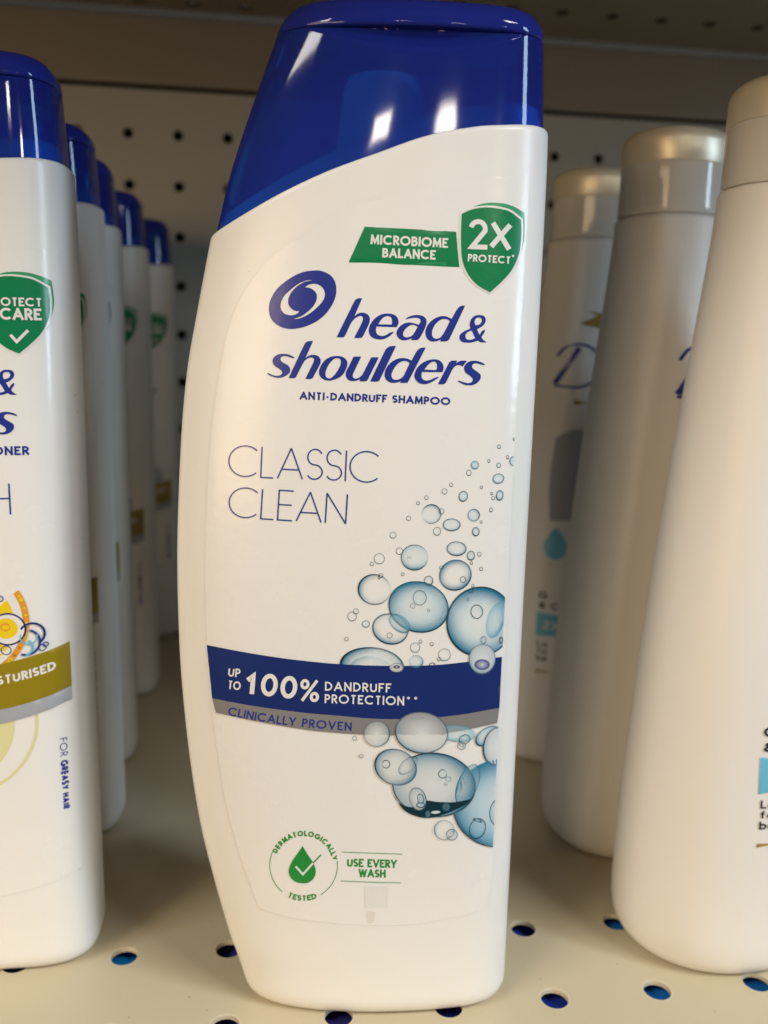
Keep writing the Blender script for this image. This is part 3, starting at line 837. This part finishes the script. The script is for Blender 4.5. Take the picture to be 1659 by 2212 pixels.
    text(p, 'DERMATOLOGICALLY', None, None, 11.8, 3.0, M['seal'], path=cpath(rr, 204, 350), track=.17, step=2)
    text(p, 'TESTED', None, None, 12, 3.0, M['seal'], path=cpath(175*.4299, 118, 67), track=.17, step=2)
    drop = catmull(ZG([(372,166,c),(395,205),(425,250),(438,292),(428,328),(400,350),(370,353),(335,345),(308,318),(302,285),(318,245),(345,205)]), step=3)
    p.poly([drop], M['seal'], grid=6)
    p.stroke(ZG([(337,268),(374,308),(424,252)]), 4.2, M['white'], cap=0)
    p.stroke(ZG([(424,252),(465,209)]), 2.8, M['seal'])
    p.build('tested_seal', lab)
    p = Print(F, sheet, .07)
    p.stroke(ZG([(568,196),(720,201),(872,206)]), 1.5, M['seal']); p.stroke(ZG([(563,341),(720,347),(865,350)]), 1.5, M['seal'])
    text(p, 'USE EVERY', ZG([(595,269)])[0], ZG([(843,276)])[0], 18, 3.9, M['seal'], track=.12)
    text(p, 'WASH', ZG([(653,321)])[0], ZG([(787,324)])[0], 17.5, 3.9, M['seal'], track=.12)
    p.poly([ZG([(684,370),(796,370),(793,475),(683,473)])], M['pale'])
    p.poly([catmull(ZG([(695,493,c),(732,495,c),(728,535),(716,553),(702,548),(694,520)]), step=3)], M['tab'])
    p.build('usage_note', lab)
    return lab

# ------------------------------------------------------------------ conditioner bottle print
def conditioner_label(parent, zs):
    F = BottleForm(zs)
    idm = lambda q: (q[0], q[1])
    film = Print(F, idm, .045)
    film.poly([catmull([(35.0,168,c),(35.2,100),(34.6,25,c),(5,20),(-24,24,c),(-30,60),(-31,100),(-28,140),(0,160)], step=1.5)], M['film'], grid=1.1, off=.08)
    lab = film.build('front_label', parent)
    def sh(dx, dz):
        return lambda q: (sheet(q)[0]+dx, sheet(q)[1]+dz)
    p = Print(F, sh(3.6, -14), .075)
    shield(p); p.build('shield_badge', lab)
    p = Print(F, idm, .26)
    text(p, 'PROTECT', (21.9,155.6), (31.9,155.8), 1.75, .36, M['white'], track=.13, up=(0,1), step=.6)
    text(p, '&', (20.9,152.9), (22.9,152.9), 2.0, .32, M['white'], up=(0,1), step=.5)
    text(p, 'CARE', (24.1,152.9), (31.7,153.0), 2.4, .5, M['white'], track=.12, up=(0,1), step=.6)
    p.stroke([(25.9,149.9),(27.0,148.5),(29.2,150.9)], .6, M['white'], step=.5)
    p.build('badge_lettering', lab)
    p = Print(F, sh(3.1, -13), .07); emblem_and_words(p); p.build('brand_lettering', lab)
    p = Print(F, idm, .07)
    text(p, 'ANTI-DANDRUFF CONDITIONER', (-13.5,124.9), (28.3,124.9), 1.9, .42, M['navy'], up=(0,1), step=.6)
    text(p, 'CITRUS', (-22,115), (3,115), 7.0, .33, M['thin'], up=(0,1), sq=False, step=.8)
    text(p, 'FRESH', (-4.5,111.2), (24.5,111.2), 7.0, .33, M['thin'], up=(0,1), sq=False, step=.8) if False else None
    text(p, 'FRESH', (3.5,112.0), (24.2,112.0), 7.0, .33, M['thin'], up=(0,1), sq=False, step=.8)
    p.build('product_lettering', lab)
    p = Print(F, idm, .16)
    # lemon wedge
    def ar(cx, cz, r, a0, a1, n=18): return [(cx+r*cos(rad(a0+(a1-a0)*i/n)), cy_(cz, r, a0+(a1-a0)*i/n)) for i in range(n+1)]
    def cy_(cz, r, a): return cz+r*sin(rad(a))
    # lemon wedge with peel, pith, flesh segments and juice drops
    p.poly([ar(13, 88.6, 13.6, -68, 30)+[(9,84)]], M['orange'], grid=1.1)
    for k in range(26):       # pores of the peel
        a = -66+94*random.random(); p.poly([ar(13+13.0*cos(rad(a)), 88.6+13.0*sin(rad(a)), .22+.25*random.random(), 0, 330, 7)], M['lemon'] if k % 3 else M['gold_ink'], grid=0)
    p.poly([ar(13, 88.6, 12.3, -68, 29)+[(9,84)]], M['white'], grid=1.1)
    for a0, a1 in ((-66,-40),(-38,-14),(-12,8),(10,27)):
        p.poly([ar(12.6, 88.2, 11.0, a0, a1)+[(9.6,84.8)]], M['lemon'], grid=1.1)
    for k in range(34):       # juice cells
        a = rad(-60+84*random.random()); r = 4+6.4*random.random(); cx, cz = 12.6+r*cos(a), 88.2+r*sin(a)
        L = .5+.7*random.random()
        p.stroke([(cx, cz), (cx+L*cos(a), cz+L*sin(a))], .3, M['orange'] if k % 3 else M['pale_yellow'], step=.8)
    p.poly([ar(22.2, 86.6, 3.5, 0, 350, 30)], M['white'], grid=1.1)
    p.poly([ar(21.9, 86.8, 2.35, 0, 350, 24)], M['lemon'], grid=1.1)
    p.poly([ar(21.7, 87.1, 1.05, 0, 330, 9)], M['orange'], grid=0)
    p.stroke(ar(22.2, 86.6, 3.55, 0, 360, 36), .38, M['band'], step=.8)
    for cx, cz, r in ((21.6,81.8,1.0),(19.3,81.9,.95),(28.9,81.9,.7),(29.6,82.6,.5),(17.9,91.8,1.3),(19.5,96,.4),(18.6,95.4,.5),(21,93.6,.6)):
        p.stroke(ar(cx, cz, r, 0, 360, 26), .22, M['thin'], step=.8)
    p.stroke(ar(27.0, 85.2, 2.5, -60, 150), .45, M['band'], step=.8); p.stroke(ar(25.6, 83.4, 2.9, -110, 70), .5, M['thin'], step=.8)
    p.stroke(ar(26.3, 84.6, 1.7, -200, 20), .3, M['cyan'], step=.8); p.stroke(ar(25.2, 82.2, 1.8, -80, 60), .45, M['cyan'], step=.8)
    ring_print = Print(F, idm, .06)
    # pale lemon ring lower down
    ring_print.stroke(ar(9.5, 65, 17.5, -75, 8), .75, M['pale_yellow'], step=.9); ring_print.stroke(ar(7, 65, 13.5, -75, 4), 3.8, M['pale_yellow'], step=.9)
    ring_print.build('pale_ring_artwork', lab)
    p.build('lemon_artwork', lab)
    p = Print(F, idm, .30)
    def row(zc, xs): return [(x, zc-5.5*(1-(x/34)**2)) for x in xs]
    xs = [-30+4*i for i in range(17)]; xs[-1] = 34
    p.poly([row(82.2, xs)+row(71.6, xs)[::-1]], M['olive'], grid=1.2)
    p.poly([row(71.6, xs)+row(68.4, xs)[::-1]], M['silver'], grid=1.2)
    text(p, 'MOISTURISED', (13.6,73.0), (31.3,76.4), 2.05, .46, M['white'], up=(-.05,1), pm=(23,74.0), track=.15, step=.6)
    text(p, 'HAIR', (13.2,70.1), (19.2,70.8), 2.05, .46, M['white'], up=(0,1), track=.15, step=.6)
    p.build('care_band', lab)
    p = Print(F, idm, .07)
    def vpath(z0, z1, x):
        def f(t): return (x, z0+(z1-z0)*t), (0, -1)
        return f, abs(z1-z0)
    text(p, 'FOR', None, None, 1.5, .2, M['thin'], path=vpath(59.5, 55.0, 31.3), up=(1,0), step=.6)
    text(p, 'GREASY HAIR', None, None, 1.5, .42, M['navy'], path=vpath(54.0, 41.8, 31.3), up=(1,0), step=.6)
    p.build('side_lettering', lab)
    return lab

# ------------------------------------------------------------------ oval bottle (cream, gold-topped cap)
DA = [(0,31.5),(8,33.6),(30,33.1),(57,31.2),(89,28.6),(120,25.2),(150,21.9),(171,19.4),(183,18.2),(215,17.4)]
DB = [(0,24.0),(8,25.2),(60,24.3),(120,21.0),(171,16.9),(183,16.2),(215,15.6)]
class OvalForm:
    def front(s, x, z):
        a, b = interp(DA, z), interp(DB, z)
        return -b*sqrt(max(0, 1-(x/a)**2))
    def pt(s, x, z, off):
        y = s.front(x, z); a, b = interp(DA, z), interp(DB, z)
        n = Vector((x/a/a, y/b/b, .08/b)).normalized()
        return (Vector((x, y, z))+n*off)*MM
def oval_bottle():
    root = empty('cream_shampoo_bottle', (0, 0, 0))
    n = 200
    def ring(z, ins=0, sl=0):
        a, b = interp(DA, z)-ins, interp(DB, z)-ins
        return [Vector((a*cos(2*pi*k/n), b*sin(2*pi*k/n), z+sl*a*cos(2*pi*k/n))) for k in range(n)]
    rows = []
    for k in range(7):
        t = k/6*pi/2; rows.append(ring(4.5*(1-cos(t)), 4.5*(1-sin(t))*.7))
    for i in range(1, 61): rows.append(ring(4.5+(185.5-4.5)*i/60))
    rows += [ring(186.2, .15), ring(186.8, .5), ring(187, 1.3), ring(187.4, 1.7), ring(190, 1.9), ring(198, 2.1), ring(199, 3), ring(199.3, 8)]
    body = rings_to_mesh('body', rows, M['dove_body'], root)
    rows = [ring(187.1, .9), ring(187.6, .45)]
    for i in range(1, 9): rows.append(ring(187.6+(200-187.6)*i/8, .45, -.04*i/8))
    cap = rings_to_mesh('cap', rows, M['frost'], root, close_bottom=False, close_top=False)
    rows = [ring(200.05, .45, -.04), ring(200.4, .3, -.04)]
    rows.append(ring(206, .3, -.035))
    for k in range(1, 9):
        t = k/8*pi/2; rows.append(ring(206+3.6*sin(t), .3+3.6*(1-cos(t)), -.035))
    rings_to_mesh('gold_lid', rows, M['gold'], cap)
    F = OvalForm()
    pr = Print(F, lambda q: q, .10)
    nav = M['navy']
    # script word across the front
    def S(pts, w): pr.stroke(catmull(pts, closed=False, step=1.), w, nav, step=.8)
    S([(-17.2,138.3),(-14.5,143),(-11.8,147.8),(-10.3,150.5)], 1.5)
    S([(-16.5,147.6),(-14,150.8),(-9,151.6),(-4.5,148.8),(-3.2,144.2),(-5.6,139.6),(-10,137.3),(-17.4,137.6)], .8)
    S([(2.2,144),(.2,142),(.2,139.4),(2.4,138.4),(4.6,140.4),(4.4,143),(2.2,144)], 1.0)
    S([(6.8,144),(8.3,138.6),(11.3,144)], 1.0)
    S([(13.2,141.4),(16.8,142),(15.6,144),(13.4,143),(12.8,140.2),(14.6,138.3),(17,139.4)], 1.0)
    pr.build('script_lettering', body)
    pr = Print(F, lambda q: q, .10)
    # small gold bird and lines
    pr.poly([[(-10.5,158.5),(-5,161.2),(-8.2,162.8),(-3.5,162),(2,160.2),(6,162.2),(3.6,159),(-1,156.4),(-6,157.4)]], M['gold_ink'], grid=1.5)
    pr.build('gold_emblem', body)
    for z0, z1, xa, xb in ((131.2,133,-11.5,10),(36,36.9,-20.2,8),(75.3,76,-17,8)):
        pr = Print(F, lambda q: q, .10)
        pr.poly([[(xa,z0),(xb,z0),(xb,z1),(xa,z1)]], M['gold_ink'], grid=1.5)
        pr.build('gold_rule', body)
    pr = Print(F, lambda q: q, .10)
    pr.poly([catmull([(-16.5,120,c),(-10,123),(2,121),(14,124,c),(15,108),(13,90,c),(2,92),(-17.5,91,c),(-18,104)], step=1.5)], M['slate'], grid=1.5)
    pr.poly([catmull([(-19,83.0),(-15.5,88.4),(-12,83.0),(-12.6,79),(-15.6,77.4),(-18.4,79)], step=1)], M['cyan'], grid=1.2)
    pr.poly([[(-20.5,49.3),(6,49.3),(6,58.2),(-20.5,58.2)]], M['cyan'], grid=1.5)
    pr.build('picture_panel', body)
    pr = Print(F, lambda q: q, .18)
    up = (0, 1)
    text(pr, '&', (-20.0,59.6), (-17.6,59.6), 2.3, .45, M['black'], up=up, step=.6); text(pr, 'CARE', (-16.2,59.6), (-7,59.6), 2.3, .45, M['black'], up=up, step=.6)
    text(pr, 'G', (-20.0,63.2), (-17.4,63.2), 2.4, .5, M['black'], up=up, step=.6)
    text(pr, '2X', (-18.4,52.2), (-13,52.2), 3.2, .6, M['white'], up=up, step=.6)
    for i, (wd, z) in enumerate((('Lo', 45.8), ('fo', 43.2), ('be', 40.6))):
        text(pr, wd, (-20,z), (-16.6,z), 2.0, .34, M['black'], up=up, step=.5)
    pr.build('small_lettering', body)
    return root

# ------------------------------------------------------------------ setting: perforated shelving
def plate(name, x0, x1, y0, y1, holes, r, th, tomap, m, m_edge, extra_grid=None):
    """flat sheet with round holes and real thickness; tomap(x,y,depth) -> mm"""
    loops = [[(x0, y0), (x1, y0), (x1, y1), (x0, y1)]]
    N = 28
    for hx, hy in holes:
        loops.append([(hx+r*cos(2*pi*k/N), hy+r*sin(2*pi*k/N)) for k in range(N)])
    V = []; E = []
    for L in loops:
        b = len(V); V += [Vector(p) for p in L]; E += [(b+i, b+(i+1) % len(L)) for i in range(len(L))]
    res = delaunay_2d_cdt(V, E, [], 0, 1e-6)
    P, T = res[0], res[2]
    hs = [(h[0], h[1]) for h in holes]
    keep = []
    for t in T:
        cx = sum(P[i].x for i in t)/3; cy = sum(P[i].y for i in t)/3
        if any((cx-a)**2+(cy-b)**2 < (r*.995)**2 and all(abs(math.hypot(P[i].x-a, P[i].y-b)-r) < 1e-3 for i in t) for a, b in hs): continue
        keep.append(tuple(t))
    n = len(P)
    VV = [Vector(tomap(p.x, p.y, 0))*MM for p in P]+[Vector(tomap(p.x, p.y, th))*MM for p in P]
    F = []; fm = []
    nrm = (Vector(tomap(0, 0, 0))-Vector(tomap(0, 0, 1)))
    for t in keep:
        a, b, c_ = (VV[i] for i in t)
        if (b-a).cross(c_-a).dot(nrm) < 0: t = t[::-1]
        F.append(t); fm.append(0)
        F.append(tuple(i+n for i in t[::-1])); fm.append(0)
    o = len(VV)
    for hx, hy in holes:            # slightly rolled hole edge
        b = len(VV)
        prof = [(r+.35, -.01), (r+.12, -.01), (r-.02, .12), (r-.04, th)]
        for pr_, d in prof:
            VV += [Vector(tomap(hx+pr_*cos(2*pi*k/N), hy+pr_*sin(2*pi*k/N), d))*MM for k in range(N)]
        for j in range(len(prof)-1):
            for k in range(N):
                F.append((b+j*N+k, b+j*N+(k+1) % N, b+(j+1)*N+(k+1) % N, b+(j+1)*N+k)); fm.append(1)
    ob = mesh_obj(name, VV, F, [m, m_edge], None, fm, False)
    return ob

def box(name, x0, x1, y0, y1, z0, z1, m, parent=None, bev=0):
    V = [Vector((x, y, z))*MM for z in (z0, z1) for y in (y0, y1) for x in (x0, x1)]
    F = [(0, 2, 3, 1), (4, 5, 7, 6), (0, 1, 5, 4), (2, 6, 7, 3), (0, 4, 6, 2), (1, 3, 7, 5)]
    o = mesh_obj(name, V, F, [m], parent, None, False)
    if bev:
        b = o.modifiers.new('bevel', 'BEVEL'); b.width = bev*MM; b.segments = 3
    return o

S = 25.4
fh = [(-33.7+S*i, y) for i in range(-10, 17) for y in (199.5, 174.1, 148.7)]
shelf = plate('shelf', -560, 720, 131, 494, fh, 3.25, 1.2, lambda x, y, d: (x, y, -d), M['shelf'], M['shelf_edge'])
tag(shelf, kind='structure')
lip = box('shelf_front_lip', -560, 720, 129.4, 130.9, -3, 0, M['shelf'], bev=.4); tag(lip, kind='structure')
wh_ = [(-67.8+S*i, 254.6-S*j) for i in range(-10, 20) for j in range(0, 9)]
wall = plate('back_wall', -560, 720, -225, 276, wh_, 2.7, 1.0, lambda x, z, d: (x, 496+d, z), M['panel'], M['panel'])
tag(wall, kind='structure')
tag(box('added_wall_backing', -560, 720, 520, 524, -225, 330, M['dark']), kind='structure')  # added dark panel, keeps world light from shining through the wall holes
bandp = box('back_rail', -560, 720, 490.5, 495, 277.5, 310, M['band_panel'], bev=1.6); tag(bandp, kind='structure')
ch = [(-58-S*2+S*i, 474) for i in range(0, 7)]+[(-58-S*2+S*i, 448.6) for i in range(0, 16)]
ceil = plate('upper_shelf', -560, 720, 110, 484, ch, 3.0, 1.2, lambda x, y, d: (x, y, 310.6+d), M['band_panel'], M['dark'])  # front edge, out of view, brought forward to shade the recess
tag(ceil, kind='structure')
tag(box('upper_shelf_shade_lip', -560, 720, 108, 109.8, 281, 314, M['shelf'], bev=.4), kind='structure')  # unseen lip, added to keep lamp light out of the recess
tag(box('upper_shelf_dark_sheet', -560, 720, 120, 480, 318, 322, M['dark']), kind='structure')  # thin near-black sheet spanning the upper shelf, just above its holes
tag(box('lower_shelf', -560, 720, 131, 494, -218.1, -216.6, M['shelf']), kind='structure')

# ------------------------------------------------------------------ the bottles
main = empty('shampoo_bottle', (.020, .184, 0))
build_bottle_body(main, 1.0); build_cap(main, 1.0)
main_label(main)
tag(main, 'large sharp white shampoo bottle with translucent blue cap and water bubble print, front and centre', 'shampoo bottle')

ZS = .968
cond = empty('conditioner_bottle', (-.0772, .208, 0))
build_bottle_body(cond, ZS); build_cap(cond, ZS); conditioner_label(cond, ZS)
labels = [
 'white conditioner bottle with olive band and lemon print, nearest in the left row',
 'white blue-capped bottle directly behind the nearest lemon print bottle, second of its row',
 'dim blue-capped bottle third in the left row, a narrow sliver between its neighbours',
 'blurred blue-capped bottle fourth in the left row, its whole cap front showing',
 'small blurred blue-capped bottle last in the left row, nearest the perforated back wall']
grp = 'blue-capped conditioner bottles in a row on the left'
spots = [(-.0772, .208, 0), (-.0806, .267, -3.0), (-.0826, .311, 1.5), (-.0815, .376, -2.5), (-.0790, .452, 3)]
for i, (x, y, a) in enumerate(spots):
    o = cond if i == 0 else copy_tree(cond)
    o.location = (x, y, 0); o.rotation_euler = (0, 0, rad(a))
    tag(o, labels[i], 'conditioner bottle', grp)

oval = oval_bottle()
ol = ['cream bottle with gold-topped frosted cap, nearest of the three at the right edge',
      'cream bottle with shiny gold-topped cap in the middle of the right-hand row of three',
      'dim cream bottle with gold lid and navy script letter, rearmost of the right row']
for i, (x, y, a) in enumerate([(.1234, .2010, 28), (.1186, .2524, 40), (.1180, .3080, -2)]):
    o = oval if i == 0 else copy_tree(oval)
    o.location = (x, y, 0); o.rotation_euler = (0, 0, rad(a))
    tag(o, ol[i], 'shampoo bottle', 'cream gold-capped bottles on the right')

# cartons standing on the shelf below; only their blue tops show through the holes
def blue_carton(name, m):
    root = empty(name, (0, 0, 0))
    w, d, h = 25.7, 43, 211.5
    V = [Vector((x, y, z))*MM for z in (0, h) for x, y in ((-w, -d), (w, -d), (w, d), (-w, d))]
    mesh_obj('carton_sleeve', V, [(0, 1, 5, 4), (1, 2, 6, 5), (2, 3, 7, 6), (3, 0, 4, 7), (3, 2, 1, 0)], [m], root, None, False)
    # two top flaps, slightly bowed, one tucked under the other
    P = []; F = []; N = 12
    for i in range(N+1):
        x = -w+2*w*i/N; z = h+1.2*(1-(x/w)**2)
        P += [Vector((x, -d+.2, z))*MM, Vector((x, d-.2, z))*MM]
    for i in range(N): F.append((2*i, 2*i+2, 2*i+3, 2*i+1))
    mesh_obj('top_flap', P, F, [m], root, None, True)
    return root
blues = [mat('bright_blue_card', (.01, .30, .80), rough=.3, bump=(90, .2, .0006)), mat('indigo_card', (.07, .06, .34), rough=.22, bump=(90, .3, .0008)),
         mat('deep_navy_card', (.03, .07, .48), rough=.25, bump=(90, .3, .0008)), mat('mid_blue_card', (.02, .27, .80), rough=.25, bump=(90, .3, .0008))]
for x, m_, lb in ((-.048, blues[0], 'bright blue carton on the shelf below, seen through the hole beside the lemon print bottle'),
                  (.0045, blues[1], 'indigo carton on the shelf below, seen through holes left of the large bottle foot'),
                  (.057, blues[2], 'navy carton on the shelf below, seen through holes just right of the large bottle foot'),
                  (.1095, blues[3], 'mid blue carton on the shelf below, seen through holes under the nearest cream bottle')):
    o = blue_carton('blue_carton', m_)
    o.location = (x, .187, -.2166)
    tag(o, lb, 'carton', 'cartons on the shelf below seen through the holes')
